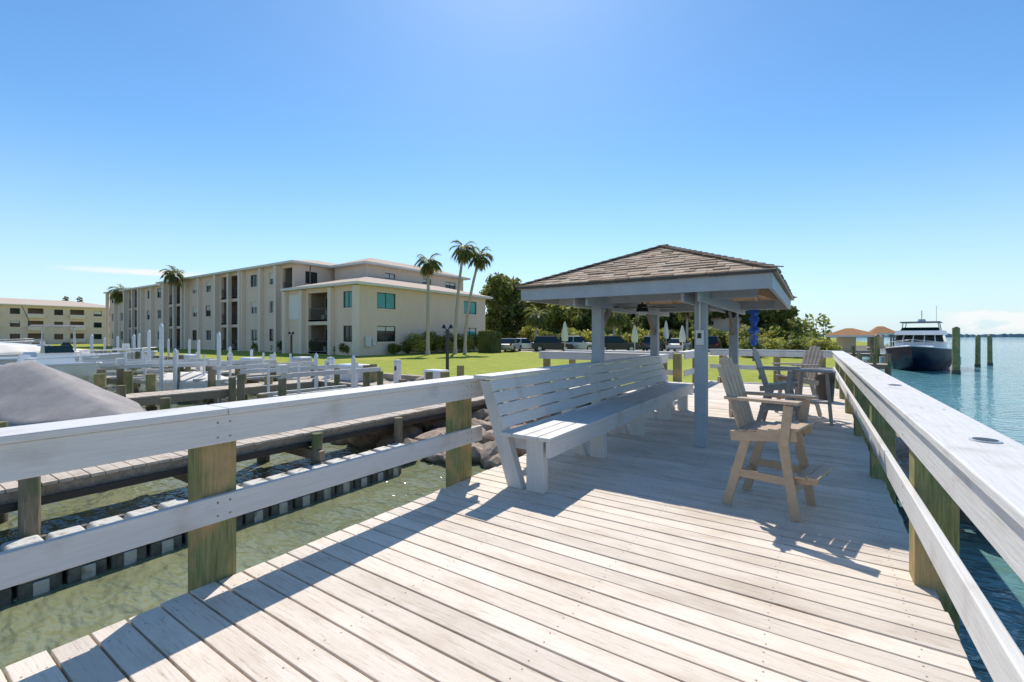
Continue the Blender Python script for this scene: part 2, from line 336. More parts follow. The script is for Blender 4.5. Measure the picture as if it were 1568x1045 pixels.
for (p0,p1,q1,q0) in planes:
    nn=(p1-p0).cross(q0-p0).normalized()
    for i in range(nc):
        t0=i/nc; t1=min(1,(i+1.3)/nc)
        L0=p0.lerp(q0,t0);R0=p1.lerp(q1,t0);L1=p0.lerp(q0,t1);R1=p1.lerp(q1,t1)
        W=(R0-L0).length; ax=(R0-L0).normalized()
        if W<.03: continue
        s=-random.random()*.25
        l1=(L1-p0).dot(ax); r1=(R1-p0).dot(ax); l0=(L0-p0).dot(ax); r0=(R0-p0).dot(ax)
        bo=p0.lerp(q0,t0)-ax*l0; to=p0.lerp(q0,t1)-ax*l1
        s+=l0
        while s<r0:
            w=random.choice((.13,.18,.24,.2)); a0=max(s+.003,l0);a1=min(s+w-.002,r0)
            if a1-a0>.015:
                c0=min(max(a0,l1),r1);c1=max(min(a1,r1),l1)
                h=random.uniform(.010,.026); ex=random.uniform(-.012,.010)
                dd=(to-bo).normalized()*ex
                B0=bo+ax*a0+dd;B1=bo+ax*a1+dd;T1=to+ax*c1;T0=to+ax*c0
                b.hexa('shingles',random.choice(SH),[B0+nn*.001,B1+nn*.001,T1,T0],[B0+nn*h,B1+nn*h,T1+nn*.003,T0+nn*.003])
            s+=w
for p,q in((cn[0],Rn),(cn[1],Rn),(cn[2],Rf),(cn[3],Rf),(Rn,Rf)):
    n=18 if q is not Rf or p is not Rn else 9
    for i in range(n):
        a=p.lerp(q,i/n)+Vector((0,0,.026)); c=p.lerp(q,min(1,(i+1.25)/n))+Vector((0,0,.012))
        b.beam('hip_caps',random.choice(SH),a,c,.17,.014)
def zroof(x,y):
    t=min((x-X0)/(xc-X0),(X1-x)/(X1-xc),(y-GY0)/(ry0-GY0),(GY1-y)/(GY1-ry1)); return ZE+(ZR-ZE)*max(0,min(1,t))
for yy in np.arange(GY0+.5,GY1-.3,.6):
    for xe,sg in((X0+.05,1),(X1-.05,-1)):
        m_=min(1,(yy-GY0)/1.64,(GY1-yy)/1.64); xt=(X0 if sg>0 else X1)+sg*1.6375*m_
        b.beam('rafters','soffit',(xe,yy,zroof(xe,yy)-.10),(xt,yy,zroof(xt,yy)-.10),.04,.10)
for xx in np.arange(X0+.5,X1-.3,.55):
    for ye,sg in((GY0+.05,1),(GY1-.05,-1)):
        m_=min(1,(xx-X0)/1.6375,(X1-xx)/1.6375); yt=(GY0 if sg>0 else GY1)+sg*1.64*m_
        b.beam('rafters','soffit',(xx,ye,zroof(xx,ye)-.10),(xx,yt,zroof(xx,yt)-.10),.04,.10)
b.box('switch_box','fascia',-1.335,-1.235,6.475,6.52,1.38,1.58); b.box('switch_cover','black',-1.31,-1.26,6.468,6.474,1.47,1.54)
b.cyl('conduit','fascia',(-1.285,6.50,1.58),(-1.285,6.50,2.05),.012,n=8)
b.cyl('floodlight','black',(-1.28,9.3,1.98),(-1.28,9.18,1.90),.06,.09,14)
b.done()
b=B('ceiling_fan',.003); fx_,fy_=-2.35,7.4
b.cyl('rod','black',(fx_,fy_,2.0),(fx_,fy_,2.80),.014,n=8); b.cyl('motor','black',(fx_,fy_,1.90),(fx_,fy_,2.02),.10,.075,18); b.cyl('light','cream',(fx_,fy_,1.84),(fx_,fy_,1.898),.05,.08,16)
for i in range(5):
    t=i*2*math.pi/5+.3; c,s_=math.cos(t),math.sin(t); b.beam('blades','frame',(fx_+c*.10,fy_+s_*.10,1.965),(fx_+c*.52,fy_+s_*.52,1.955),.12,.012)
b.done()
b=B('wind_spinner')
for i in range(26):
    t=i*.45; z=2.0-i*.027; r=.085+.02*math.sin(i*.5)
    b.beam('vanes','blue',(-.98-r*math.cos(t),10.0-r*math.sin(t),z),(-.98+r*math.cos(t),10.0+r*math.sin(t),z),.07,.021)
b.cyl('cord','black',(-.98,10.0,1.28),(-.98,10.0,2.06),.006,n=6)
b.done()
# ---------------------------------------------------------------- chairs
def chair(x,y,yaw,mm,sc=.82):
    b=B('bar_height_deck_chair',.004,(x,y,.002),yaw); b.X=b.X@Matrix.Diagonal((sc,sc,1,1))
    for sy in(-1,1):
        Yt=.255*sy; Yb=.30*sy
        b.beam('front_legs',mm,(.30,Yb,0),(.17,Yt,.66),.035,.085,up=(1,0,0))
        b.beam('rear_legs',mm,(-.34,Yb,0),(-.14,Yt,.66),.035,.085,up=(1,0,0))
        b.beam('side_stretchers',mm,(-.30,.285*sy*.98,.30),(.27,.285*sy*.98,.30),.03,.07)
        b.beam('seat_rails',mm,(-.30,.285*sy,.615),(.30,.285*sy,.685),.03,.09)
        b.beam('arm_posts',mm,(.20,.318*sy,.60),(.24,.318*sy,.93),.03,.08,up=(1,0,0))
        b.hexa('arms',mm,[(-.36,.27*sy-.045,.935),(.34,.315*sy-.075,.945),(.34,.315*sy+.075,.945),(-.36,.27*sy+.045,.935)],[(-.36,.27*sy-.045,.96),(.34,.315*sy-.075,.97),(.34,.315*sy+.075,.97),(-.36,.27*sy+.045,.96)])
    for i in range(6):
        xx=-.22+i*.092; z=.685+.022*(i-2)*.6 ; 
        b.box('seat_slats',mm,xx,xx+.082,-.30,.30,z,z+.022)
    for i in range(5):
        o=(i-2); top=1.31-.022*o*o
        b.beam('back_slats',mm,(-.22,o*.092,.62),(-.22-(top-.62)*.36,o*.118,top),.088,.022,up=(1,0,.3))
    b.beam('back_crossbars',mm,(-.315,-.25,.80),(-.315,.25,.80),.03,.07); b.beam('back_crossbars',mm,(-.43,-.27,1.10),(-.43,.27,1.10),.03,.06)
    b.beam('front_stretcher',mm,(.25,-.28,.22),(.25,.28,.22),.03,.07); b.beam('rear_stretcher',mm,(-.27,-.28,.24),(-.27,.28,.24),.03,.07)
    for sy in(-1,1): b.beam('footrest_brackets',mm,(.22,.22*sy,.30),(.46,.22*sy,.33),.03,.05)
    for i in range(2): b.box('footrest_slats',mm,.29+i*.10,.38+i*.10,-.31,.31,.345+i*.008,.367+i*.008)
    return b.done()
chair(-.32,4.64,R(-12),'chair',.85)
chair(-.50,8.9,R(-5),'chairg')
chair(-.28,10.3,R(-140),'chairg')
b=B('bar_table',.004)
for dx in(-.22,.22):
    for dy in(-.22,.22): b.beam('legs','chairg',(-.0+dx*1.1,9.55+dy*1.1,0),(dx*.8,9.55+dy*.8,.88),.05,.05)
b.box('top','chairg',-.3,.3,9.25,9.85,.885,.915); b.box('shelf','chairg',-.22,.22,9.33,9.77,.35,.37); b.done()
b=B('waste_bin'); b.cyl('bin','black',(.2,12.8,.001),(.2,12.8,.62),.17,.21,18); b.cyl('lid','black',(.2,12.8,.62),(.2,12.8,.68),.22,.16,18); b.done()

# ---------------------------------------------------------------- water and land
b=B('water'); S_=4000
b.raw('w','water',[(-S_,-S_,ZW),(S_,-S_,ZW),(S_,S_,ZW),(-S_,S_,ZW)],[(0,1,2,3)]); b.done()
shore=[(22,1600),(12,112),(3.2,95),(2.4,60),(1.7,30),(1.3,15.6),(-2,15.4),(-11,13.9),(-20,14.1),(-75,18),(-123,20),(-125,-60),(-400,-260),(-1600,-260),(-1600,1600)]
b=B('ground')
b.raw('lawn','land',[(x,y,-.2) for x,y in shore],[tuple(range(len(shore)))[::-1]])
sk=shore[1:13]; off=[(2.5,-2.0),(2.2,0),(2.2,0),(2.2,0),(1.6,-7),(1,-7.5),(0,-6.5),(0,-2.2),(0,-2.2),(1.5,-1.5),(2,0),(2,-2)]
low=[(x+a,y+c,-1.3) for (x,y),(a,c) in zip(sk,off)]
n=len(sk); b.raw('shore_slope','dirt',[(x,y,-.215) for x,y in sk]+low,[(i,i+1,n+i+1,n+i) for i in range(n-1)])
b.done()
b=B('seawall')
for i in range(6,10):
    (xa,ya),(xb,yb)=shore[i],shore[i+1]
    b.beam('cap','wallc',(xa,ya-.15,-.28),(xb,yb-.15,-.28),.35,.22); b.beam('face','wallc',(xa,ya-.18,-.8),(xb,yb-.18,-.8),.2,.82)
b.beam('cap','wallc',(1.35,15.6,-.28),(1.75,30,-.28),.35,.22);b.beam('cap','wallc',(1.75,30,-.28),(2.45,60,-.28),.35,.22)
b.done()
import bmesh
bm=bmesh.new(); bmesh.ops.create_icosphere(bm,subdivisions=2,radius=1); RV=[v.co.copy() for v in bm.verts]; RF=[[v.index for v in f.verts] for f in bm.faces]; bm.free()
b=B('riprap_rocks')
def rock(x,y,z,r):
    s=Vector((random.uniform(.8,1.4),random.uniform(.7,1.2),random.uniform(.5,.8)))*r; rot=Matrix.Rotation(random.random()*6,3,'Z')@Matrix.Rotation(random.uniform(-.5,.5),3,'X')
    ks=[(Vector((random.gauss(0,1),random.gauss(0,1),random.gauss(0,1))).normalized(),random.uniform(.55,.85)) for _ in range(9)]
    vs=[]
    for v in RV:
        w=v.copy()
        for nrm_,d in ks:
            q=w.dot(nrm_)
            if q>d: w-=nrm_*(q-d)
        vs.append(rot@Vector((w.x*s.x,w.y*s.y,w.z*s.z))+Vector((x,y,z)))
    b.raw('r','rock',vs,RF)
for _ in range(620):
    x=random.uniform(-13.5,-2.9); t=random.random(); rock(x,14.0-7.0*t,-.36-.66*t,random.uniform(.16,.46))
for _ in range(280):
    x=-12-75*random.random()**1.3; t=random.random(); rock(x,13.7-2.2*t+(-x-20)*.07*(x<-20),-.45-.7*t,random.uniform(.22,.5))
for _ in range(80):
    t=random.random(); yy=random.uniform(7.0,15); rock(.80+2.0*t,yy,-.46-.6*t,random.uniform(.18,.42))
for _ in range(110):
    t=random.random(); yy=random.uniform(15,60); rock(1.5+.012*yy+1.6*t,yy,-.50-.6*t,random.uniform(.22,.45))
b.done()
b=B('parking_lot'); b.raw('a','asph',[(-31,46,-.194),(2,46,-.194),(2,58,-.194),(-31,58,-.194)],[(0,1,2,3)]); b.done()
b=B('concrete_path'); b.raw('a','conc',[(-31,41.5,-.19),(-6,41.5,-.19),(-6,43.2,-.19),(-31,43.2,-.19)],[(0,1,2,3)]); b.done()

# ---------------------------------------------------------------- marina docks
def planks(b,x0,x1,y0,y1,z,axis,pw=.147,m='grey'):
    if axis=='x':
        y=y0
        while y<y1: b.box('planks',m,x0+random.uniform(-.015,.015),x1+random.uniform(-.015,.015),y,y+pw-.012,z-.04,z+random.uniform(-.004,.004)); y+=pw
        for x in(x0+.05,x1-.05): b.box('stringers','greyd',x-.04,x+.04,y0,y1,z-.27,z-.045)
    else:
        x=x0
        while x<x1: b.box('planks',m,x,x+pw-.012,y0,y1,z-.04,z+random.uniform(-.004,.004)); x+=pw
        for y in(y0+.05,y1-.05): b.box('stringers','greyd',x0,x1,y-.04,y+.04,z-.27,z-.045)
def pile(b,x,y,top,r=.12,m='pile'):
    b.cyl('piles',m,(x,y,-2.2),(x+random.uniform(-.03,.03),y+random.uniform(-.03,.03),top),r,r*.92,12)
    if m!='pvc': b.cyl('growth','barn',(x,y,-1.3),(x,y,-.82),r*1.14,r*1.06,12)
b=B('finger_dock')
planks(b,-9.3,-7.75,-4,10.9,-.27,'x')
b.box('rubrail','black',-7.74,-7.70,-4,10.9,-.52,-.43)
for yy in(-.6,1.3,3.1,4.95,6.9,8.8): pile(b,-7.58,yy,-.28 if yy!=1.3 else -.12,.10)
for yy in(1.3,5,8.8): pile(b,-9.5,yy,.3,.11)
for yy in(3.1,4.95): b.box('cross','greyd',-9.3,-7.4,yy-.05,yy+.05,-.75,-.58)
b.done()
b=B('shore_walkway'); planks(b,-62,-8.0,10.95,12.3,-.3,'y',.16)
for x in np.arange(-60,-8,3.1): pile(b,x,10.8,random.choice((-.2,.35,.45)),.13); 
b.done()
for x in(-17.2,-26,-35,-44,-53):
    b=B('finger_dock'); planks(b,x-.6,x+.6,1.5,10.9,-.3,'x')
    for yy in(1.6,4.6,7.6):
        for s_ in(-.78,.78): pile(b,x+s_,yy,random.choice((.1,.3,.5)),.12,random.choice(('pile','green')))
    b.done()
b=B('floating_cube_dock',.02)
cs=.36
for i in range(18):
    for j in range(3):
        yy=.3+i*cs; xx=-7.46+j*cs*.88
        if i>=16 and j>=2: continue
        zt=-.78+random.uniform(-.012,.012)
        b.frus('cubes','floatw',(xx+.004,xx+.31,yy+.006,yy+cs-.006),(xx+.035,xx+.28,yy+.045,yy+cs-.045),zt-.07,zt)
        b.box('sides','floatw',xx+.008,xx+.306,yy+.014,yy+cs-.014,zt-.17,zt-.071)
        b.box('bases','floatd',xx+.012,xx+.30,yy+.02,yy+cs-.02,-1.35,zt-.171)
        b.cyl('pins','floatd',(xx,yy,zt-.10),(xx,yy,zt-.03),.045,.04,10)
        if j==2:
            b.box('lugs','floatd',xx+.30,xx+.34,yy-.05,yy+.05,zt-.15,zt-.09); b.box('ribs','floatw',xx+.301,xx+.33,yy+.12,yy+.24,-1.25,zt-.18)
b.done()
def pole(x,y,top,r=.09):
    b=B('mooring_pole'); b.cyl('sleeve','pvc',(x,y,-2),(x,y,top),r,r,12); b.cyl('cap','pvc',(x,y,top),(x,y,top+.12),r*1.08,.015,12); b.done()
for px_,d,top in((335,18,1.55),(268,18,.9),(247,18,1.9),(228,22,1.7),(304,24,1.2),(541,15,.75),(484,17,.75),(205,26,1.5),(290,30,1.2),(180,30,1.4),(213,32,1.6),(160,34,1.3),(352,26,.8),(385,24,.7),(140,26,1.5),(258,34,1.2),(510,19,.5),(420,22,.6)):
    x,y=cam2w(px_,d); pole(x,y,top,.07)
for px_,d,top in((153,13.5,.38),(232,15,.25),(440,20,.2),(680,13.4,.45),(705,17,.4),(572,18,.4),(262,22,.5),(118,16,.4),(330,21,.3),(198,17,.2),(372,18,.1),(410,17,.0),(505,20,.3)):
    x,y=cam2w(px_,d); b=B('mooring_piling'); pile(b,x,y,top,.15,'green'); b.done()

def hull(b,L_,Bm,H,m,z0=0,rake=.12,n=14,part='hull',sheer=.25):
    secs=[];rim=[]
    for k in range(n+1):
        t=k/n; x=-L_/2+L_*t; hb=Bm/2*(1-max(0,(t-.45)/.55)**2.3)*(.93+.07*min(1,t/.2)); hb=max(hb,.015)
        sz=H*(1+sheer*t*t); kz=z0+H*.55*max(0,(t-.8)/.2)**2; xs=x+rake*L_*max(0,(t-.6)/.4)**2
        pts=[(xs,-hb,z0+sz),(x+(xs-x)*.6,-hb*.93,z0+sz*.6),(x,-hb*.78,kz+H*.22),(x,0,kz),(x,hb*.78,kz+H*.22),(x+(xs-x)*.6,hb*.93,z0+sz*.6),(xs,hb,z0+sz)]
        secs.append(pts); rim.append((pts[0],pts[6]))
    b.loft(part,m,secs)
    return rim
def deckcap(b,rim,m,dz=-.03,part='deck'):
    vs=[];fs=[]
    for a,c in rim: vs+=[(a[0],a[1]*.97,a[2]+dz),(c[0],c[1]*.97,c[2]+dz)]
    for i in range(len(rim)-1): fs.append((2*i,2*i+1,2*i+3,2*i+2))
    b.raw(part,m,vs,fs)
def smallboat(name,x,y,z,yaw,L_=6.5,Bm=2.3,ttop=True,hm='white',motor=True):
    b=B(name,0,(x,y,z),yaw); rim=hull(b,L_,Bm,.85,hm); deckcap(b,rim,'white',-.12)
    for s_ in(0,1):
        b.tube('gunwale','white',[r[s_] for r in rim],[.05]*len(rim),6)
        b.tube('bow_rail','alu',[(r[s_][0]*.99,r[s_][1]*.93,r[s_][2]+.22) for r in rim[8:]],[.018]*len(rim[8:]),5)
    b.frus('console','white',(-.5,.5,-.45,.45),(-.3,.35,-.38,.38),.7,1.35); b.frus('windscreen','glassd',(-.05,.42,-.40,.40),(.05,.25,-.36,.36),1.35,1.6)
    b.frus('seat','white',(-1.3,-.8,-.5,.5),(-1.25,-.85,-.45,.45),.7,1.15)
    if ttop:
        for a in(-.7,.5):
            for c in(-.55,.55): b.cyl('ttop_poles','alu',(a,c,.7),(a*.9,c*1.0,2.35),.025,n=6)
        b.frus('ttop','cover',(-1.1,.9,-.85,.85),(-1.0,.8,-.75,.75),2.35,2.43)
        for c in(-.5,.5): b.cyl('rods','black',(-1.0,c,2.4),(-1.3,c,3.3),.012,n=5)
    if motor:
        b.frus('outboard','white',(-L_/2-.5,-L_/2-.05,-.2,.2),(-L_/2-.42,-L_/2-.15,-.14,.14),.75,1.2); b.box('outboard_leg','black',-L_/2-.3,-L_/2-.1,-.06,.06,-.3,.75)
    b.done()
def coveredboat(x,y,z,yaw,L_,Bm,hc=.5,m='cover'):
    b=B('covered_boat',0,(x,y,z),yaw); rim=hull(b,L_,Bm,.6,'white',n=28); secs=[]
    for k,(a,c) in enumerate(rim):
        t=k/28; h=hc*(1-max(0,(t-.40)/.60)**1.3)*(.75+.25*min(1,t/.35))*(1-.05*abs(math.sin(t*14)))+.02; ww=c[1]*1.05; s_=[]
        for j in range(17):
            u=-1+j/8; sag=.09*hc*math.sin(t*34)*(1-abs(u))*abs(u)*2
            s_.append((a[0],ww*u,a[2]+.02+h*(1-abs(u)**1.1)-sag-( .0 if abs(u)<1 else .42+.05*math.sin(t*50))))
        secs.append(s_)
    b.loft('cover',m,secs)
    for x_ in(-.28,0,.22):
        for s_ in(-1,1): b.beam('straps','black',(x_*L_,s_*Bm*.53,.25),(x_*L_,s_*Bm*.42,.1),.03,.01)
    b.done()
def lift(x,y,z,lx=5,ly=3):
    b=B('boat_lift')
    for sx in(-1,1):
        b.beam('cradle_beams','alu',(x+sx*lx*.28,y-ly/2,z-.05),(x+sx*lx*.28,y+ly/2,z-.05),.12,.16)
        for sy in(-1,1): pile(b,x+sx*lx/2*.8,y+sy*ly/2,.7,.12,'pile'); 
    for sy in(-1,1):
        b.beam('top_beams','alu',(x-lx*.46,y+sy*ly/2,.78),(x+lx*.46,y+sy*ly/2,.78),.12,.16)
        for sx in(-1,1): b.cyl('cables','black',(x+sx*lx*.28,y+sy*ly/2*.97,z-.02),(x+sx*lx*.28,y+sy*ly/2*.97,.7),.012,n=5)
        b.box('motor_boxes','fascia',x-.15,x+.15,y+sy*ly/2-.12,y+sy*ly/2+.12,.865,1.1)
    b.done()
def emptylift(px_,d,yaw,lx=4,ly=3,z=-.35):
    x,y=cam2w(px_,d); b=B('boat_lift',0,(x,y,0),yaw)
    for sx in(-1,1):
        b.beam('cradle_beams','alu',(sx*lx*.3,-ly/2,z),(sx*lx*.3,ly/2,z),.10,.15)
        for sy in(-1,1):
            b.cyl('uprights','pvc',(sx*lx*.3,sy*ly*.36,z+.08),(sx*lx*.3,sy*ly*.36,z+1.1),.045,n=8)
            b.cyl('piles','pile',(sx*lx/2,sy*ly/2,-2),(sx*lx/2,sy*ly/2,.25),.12,.11,10)
    for sy in(-1,1): b.beam('bunks','floatw',(-lx*.45,sy*ly*.18,z+.13),(lx*.45,sy*ly*.18,z+.13),.14,.08); b.beam('drive_beams','alu',(-lx/2,sy*ly/2,.33),(lx/2,sy*ly/2,.33),.1,.14)
    b.box('motor_box','fascia',-lx/2-.12,-lx/2+.12,-ly/2-.12,-ly/2+.12,.41,.66)
    b.done()
emptylift(380,19,R(90)); emptylift(480,15.5,R(88),3.5,2.6,-.5); emptylift(265,20,R(90),4.5,3); emptylift(175,20,R(90),4.5,3,-.2)
coveredboat(-14.7,2.7,-.90,R(6),7.2,3.2,1.2)
b2=B('boat_lift')
for sx in(-1,1):
    for sy in(-1,1): pile(b2,-15.3+sx*2.2,2.7+sy*1.85,.0,.12,'pile')
    b2.beam('cradle','alu',(-15.3+sx*1.6,.8,-.98),(-15.3+sx*1.6,4.5,-.98),.12,.14)
b2.done()
smallboat('centre_console_boat',-23.0,4.6,-.45,R(5),5.6,2.0,False)
smallboat('centre_console_boat',-30.5,6.3,-.4,R(80),6,2.3,True); lift(-30.5,6.3,-.4,4,5.0)
coveredboat(-39.8,6.0,-.2,R(95),6,2.3,.6,'cream')
coveredboat(-48.5,6.5,-.1,R(90),6,2.3,.6,'white'); lift(-48.5,6.5,-.1,4,5.0)
coveredboat(-21.3,8.6,-1.0,R(8),4.6,1.8,.35,'cream')
smallboat('centre_console_boat',-58,6.5,0,R(90),6,2.2,False)
def dbox(x,y,w=1.1,d=.6,h=.6,m='white',name='dock_box'):
    b=B(name,.02); b.frus('body',m,(x-w/2+.03,x+w/2-.03,y-d/2+.03,y+d/2-.03),(x-w/2,x+w/2,y-d/2,y+d/2),-.295,-.295+h); b.frus('lid',m,(x-w/2-.03,x+w/2+.03,y-d/2-.03,y+d/2+.03),(x-w/2+.03,x+w/2-.03,y-d/2+.05,y+d/2-.03),-.293+h,-.293+h+.1); b.done()
dbox(-15.6,11.9,1.4,.7,.55); dbox(-19.5,12.0,.7,.6,.75,'alu'); dbox(-24,12.0); dbox(-31,12); dbox(-11.2,12.0,.8,.5,.5)
for x_ in(-13.2,-17.4,-22,-26.2,-33,-38,-44):
    b=B('power_pedestal',.01); b.box('body','pvc',x_-.1,x_+.1,11.9,12.1,-.3,.5); b.frus('cap','fascia',(x_-.12,x_+.12,11.88,12.12),(x_-.08,x_+.08,11.94,12.08),.502,.6); b.box('meter','black',x_-.05,x_+.05,11.885,11.898,.2,.36); b.done()
def lamp(x,y,top):
    b=B('dock_lamp_post'); b.box('post','black',x-.05,x+.05,y-.05,y+.05,-.3,top-.15)
    for s_ in(-1,1): b.beam('arms','black',(x,y,top-.2),(x+s_*.2,y,top-.08),.03,.03); b.cyl('shades','black',(x+s_*.2,y,top-.12),(x+s_*.2,y,top+.04),.11,.04,12)
    b.done()
x,y=cam2w(685,19.5); lamp(x,y,1.95); x,y=cam2w(446,30); lamp(x,y,1.75)

# ---------------------------------------------------------------- yacht
A=Vector((*cam2w(1398,33),0)); Z_=Vector((*cam2w(1422,43.5),0)); dv=(A-Z_).normalized(); ctr=A-dv*5.4
b=B('motor_yacht',0,(ctr.x,ctr.y,ZW-.35),math.atan2(dv.y,dv.x)); b.X=b.X@Matrix.Diagonal((.92,.98,.88,1))
rim=hull(b,11,4.4,2.0,'navy',sheer=.28); deckcap(b,rim,'white',-.05)
for s_ in(0,1): b.tube('rub_rail','white',[r[s_] for r in rim],[.05]*len(rim),6)
b.frus('foredeck_cabin','white',(-1.5,3.6,-1.25,1.25),(-1.5,2.6,-.95,.95),2.0,2.5)
b.frus('cabin_windows','glassd',(-1.0,3.3,-1.22,1.22),(-1.0,2.9,-1.08,1.08),2.1,2.3)
b.frus('deckhouse','white',(-4.2,1.3,-1.5,1.5),(-4.1,.9,-1.42,1.42),1.9,2.85)
b.frus('deckhouse_windows','glassd',(-4.0,1.12,-1.50,1.50),(-3.9,.35,-1.38,1.38),2.86,3.45)
for c in(-1.0,-.35,.35,1.0): b.beam('window_mullions','white',(1.16,c,2.84),(.40,c*.94,3.46),.07,.05)
b.frus('flybridge','white',(-4.4,.9,-1.55,1.55),(-4.4,.6,-1.45,1.45),3.46,3.85)
b.frus('fly_windscreen','glassd',(-.9,.35,-1.2,1.2),(-.9,-.1,-1.1,1.1),3.86,4.15)
for a in(-3.2,-.6):
    for c in(-1.2,1.2): b.cyl('hardtop_posts','alu',(a,c,3.8),(a,c*.9,4.6),.035,n=6)
b.frus('hardtop','navy',(-3.6,0,-1.3,1.3),(-3.4,-.2,-1.2,1.2),4.6,4.7)
b.cyl('radar','white',(-1.8,0,4.75),(-1.8,0,4.95),.3,.25,14); b.cyl('mast','alu',(-2.2,0,4.7),(-2.2,0,5.8),.03,n=6); b.cyl('antenna','white',(-2.6,.9,4.7),(-2.6,.9,6.2),.015,n=5)
for r_ in rim[6:]:
    for q in r_: b.cyl('rail_stanchions','alu',(q[0],q[1]*.95,q[2]),(q[0],q[1]*.95,q[2]+.5),.018,n=5)
for s_ in(0,1): b.tube('bow_rail','alu',[(r[s_][0],r[s_][1]*.95,r[s_][2]+.5) for r in rim[6:]],[.022]*len(rim[6:]),5)
for a in(-2,.2,1.8):
    for s_ in(-1,1): b.cyl('fenders','white',(a,s_*2.28,.75),(a,s_*2.28,1.45),.13,.13,10)
b.done()
for px_,d,top,r_ in((1464,31,2.05,.22),(1497,38,1.5,.18),(1516,40,1.55,.18),(1343,38,1.55,.2),(1336,52,1.5,.18)):
    x,y=cam2w(px_,d); b=B('mooring_piling'); pile(b,x,y,top,r_,'green'); b.cyl('cap','black',(x,y,top),(x,y,top+.1),r_*.95,.03,12); b.done()
def boathouse(px_,d,w,ridge,eave):
    x,y=cam2w(px_,d); b=B('boathouse')
    for sx in(-1,1):
        for sy in(-1,0,1): b.box('posts','greyd',x+sx*w*.42-.1,x+sx*w*.42+.1,y+sy*2.6-.1,y+sy*2.6+.1,-2,eave)
    b.frus('roof','roofo',(x-w/2,x+w/2,y-3.4,y+3.4),(x-.5,x+.1,y-1.2,y+1.2),eave+.1,ridge); b.box('fascia','fascia',x-w/2+.02,x+w/2-.02,y-3.38,y+3.38,eave-.08,eave+.098)
    b.box('deck','grey',x-w*.46,x+w*.46,y-3.2,y+3.2,-.25,-.12)
    b.box('store','stucco2',x-w*.25,x+w*.1,y+.5,y+3,-.118,eave-.09); b.done()
boathouse(1303,50,4.8,2.35,1.5); boathouse(1350,66,3.2,2.9,1.8)
b=B('neighbour_pier'); planks(b,2.5,6,52,53.4,-.1,'y',.3)
for x in np.arange(3,6,1.4): pile(b,x,51.9,.6,.12); pile(b,x,53.5,.6,.12)
b.done()
b=B('neighbour_pier'); planks(b,2.0,3.5,33,34.2,-.1,'y',.2)
for x in np.arange(2.2,3.6,.65): pile(b,x,32.9,.5,.09); pile(b,x,34.3,.5,.09)
b.done()

# ---------------------------------------------------------------- buildings
def wall(b,part,m,axis,p0,p1,a0,a1,z0,z1,ops):
    As=sorted(set([a0,a1]+[v for o in ops for v in o[:2] if a0<v<a1])); Zs=sorted(set([z0,z1]+[v for o in ops for v in o[2:4] if z0<v<z1]))
    for i in range(len(As)-1):
        for j in range(len(Zs)-1):
            ca=(As[i]+As[i+1])/2; cz=(Zs[j]+Zs[j+1])/2
            if any(o[0]<ca<o[1] and o[2]<cz<o[3] for o in ops): continue
            if axis=='y': b.box(part,m,As[i],As[i+1],p0,p1,Zs[j],Zs[j+1])
            else: b.box(part,m,p0,p1,As[i],As[i+1],Zs[j],Zs[j+1])
def window(b,axis,p,sg,a0,a1,z0,z1,g,fr='frame',mull=1):
    def bx(part,m,a,c,q0,q1,z_0,z_1):
        lo_,hi_=sorted((p+sg*q0,p+sg*q1))
        if axis=='y': b.box(part,m,a,c,lo_,hi_,z_0,z_1)
        else: b.box(part,m,lo_,hi_,a,c,z_0,z_1)
    bx('windows',g,a0+.01,a1-.01,-.16,-.13,z0+.01,z1-.01)
    t=.06
    bx('window_frames',fr,a0,a1,-.128,-.08,z0,z0+t); bx('window_frames',fr,a0,a1,-.128,-.08,z1-t,z1)
    bx('window_frames',fr,a0,a0+t,-.128,-.08,z0+t,z1-t); bx('window_frames',fr,a1-t,a1,-.128,-.08,z0+t,z1-t)
    for i in range(mull):
        c=a0+(a1-a0)*(i+1)/(mull+1); bx('window_frames',fr,c-t/2,c+t/2,-.128,-.09,z0+t,z1-t)
    if random.random()<.4: bx('blinds','cream',a0+.07,a1-.07,-.129,-.1285,z1-(z1-z0)*random.uniform(.25,.6),z1-t)
    bx('sills','stucco2',a0-.08,a1+.08,0.002,.07,z0-.12,z0-.002)
def hip(b,x0,x1,y0,y1,z,h,part='roof',m='roof',ov=.7):
    x0-=ov;x1+=ov;y0-=ov;y1+=ov
    b.box('soffit','fascia',x0+.03,x1-.03,y0+.03,y1-.03,z-.02,z+.18)
    w=x1-x0;d=y1-y0; i=min(w,d)/2
    if d>w: t=((x0+x1)/2-.01,(x0+x1)/2+.01,y0+i,y1-i)
    else: t=(x0+i,x1-i,(y0+y1)/2-.01,(y0+y1)/2+.01)
    b.frus(part,m,(x0,x1,y0,y1),t,z+.182,z+.182+h)
G=-.22
b=B('condominium_building')
FH=3.03
wx0,wx1,wy0,wy1=-44,-32.8,25.4,43.6
ops=[]
for fl in range(2):
    z=G+fl*FH
    ops+=[(-34.9,-33.6,z+1.2,z+2.65),(-40.2,-37.0,z+.25,z+2.75)]
wall(b,'walls','stucco','y',wy0,wy0+.3,wx0,wx1,G,G+6.2,ops)
for fl in range(2):
    z=G+fl*FH; window(b,'y',wy0,-1,-34.9,-33.6,z+1.2,z+2.65,'glassrefl' if fl else 'glassd',mull=1)
ops=[]
for fl in range(2):
    z=G+fl*FH; ops+=[(27.4,29.6,z+1.2,z+2.65),(39.6,41.9,z+1.2,z+2.65)]
wall(b,'walls','stucco','x',wx1-.3,wx1,wy0+.3,wy1,G,G+6.2,ops)
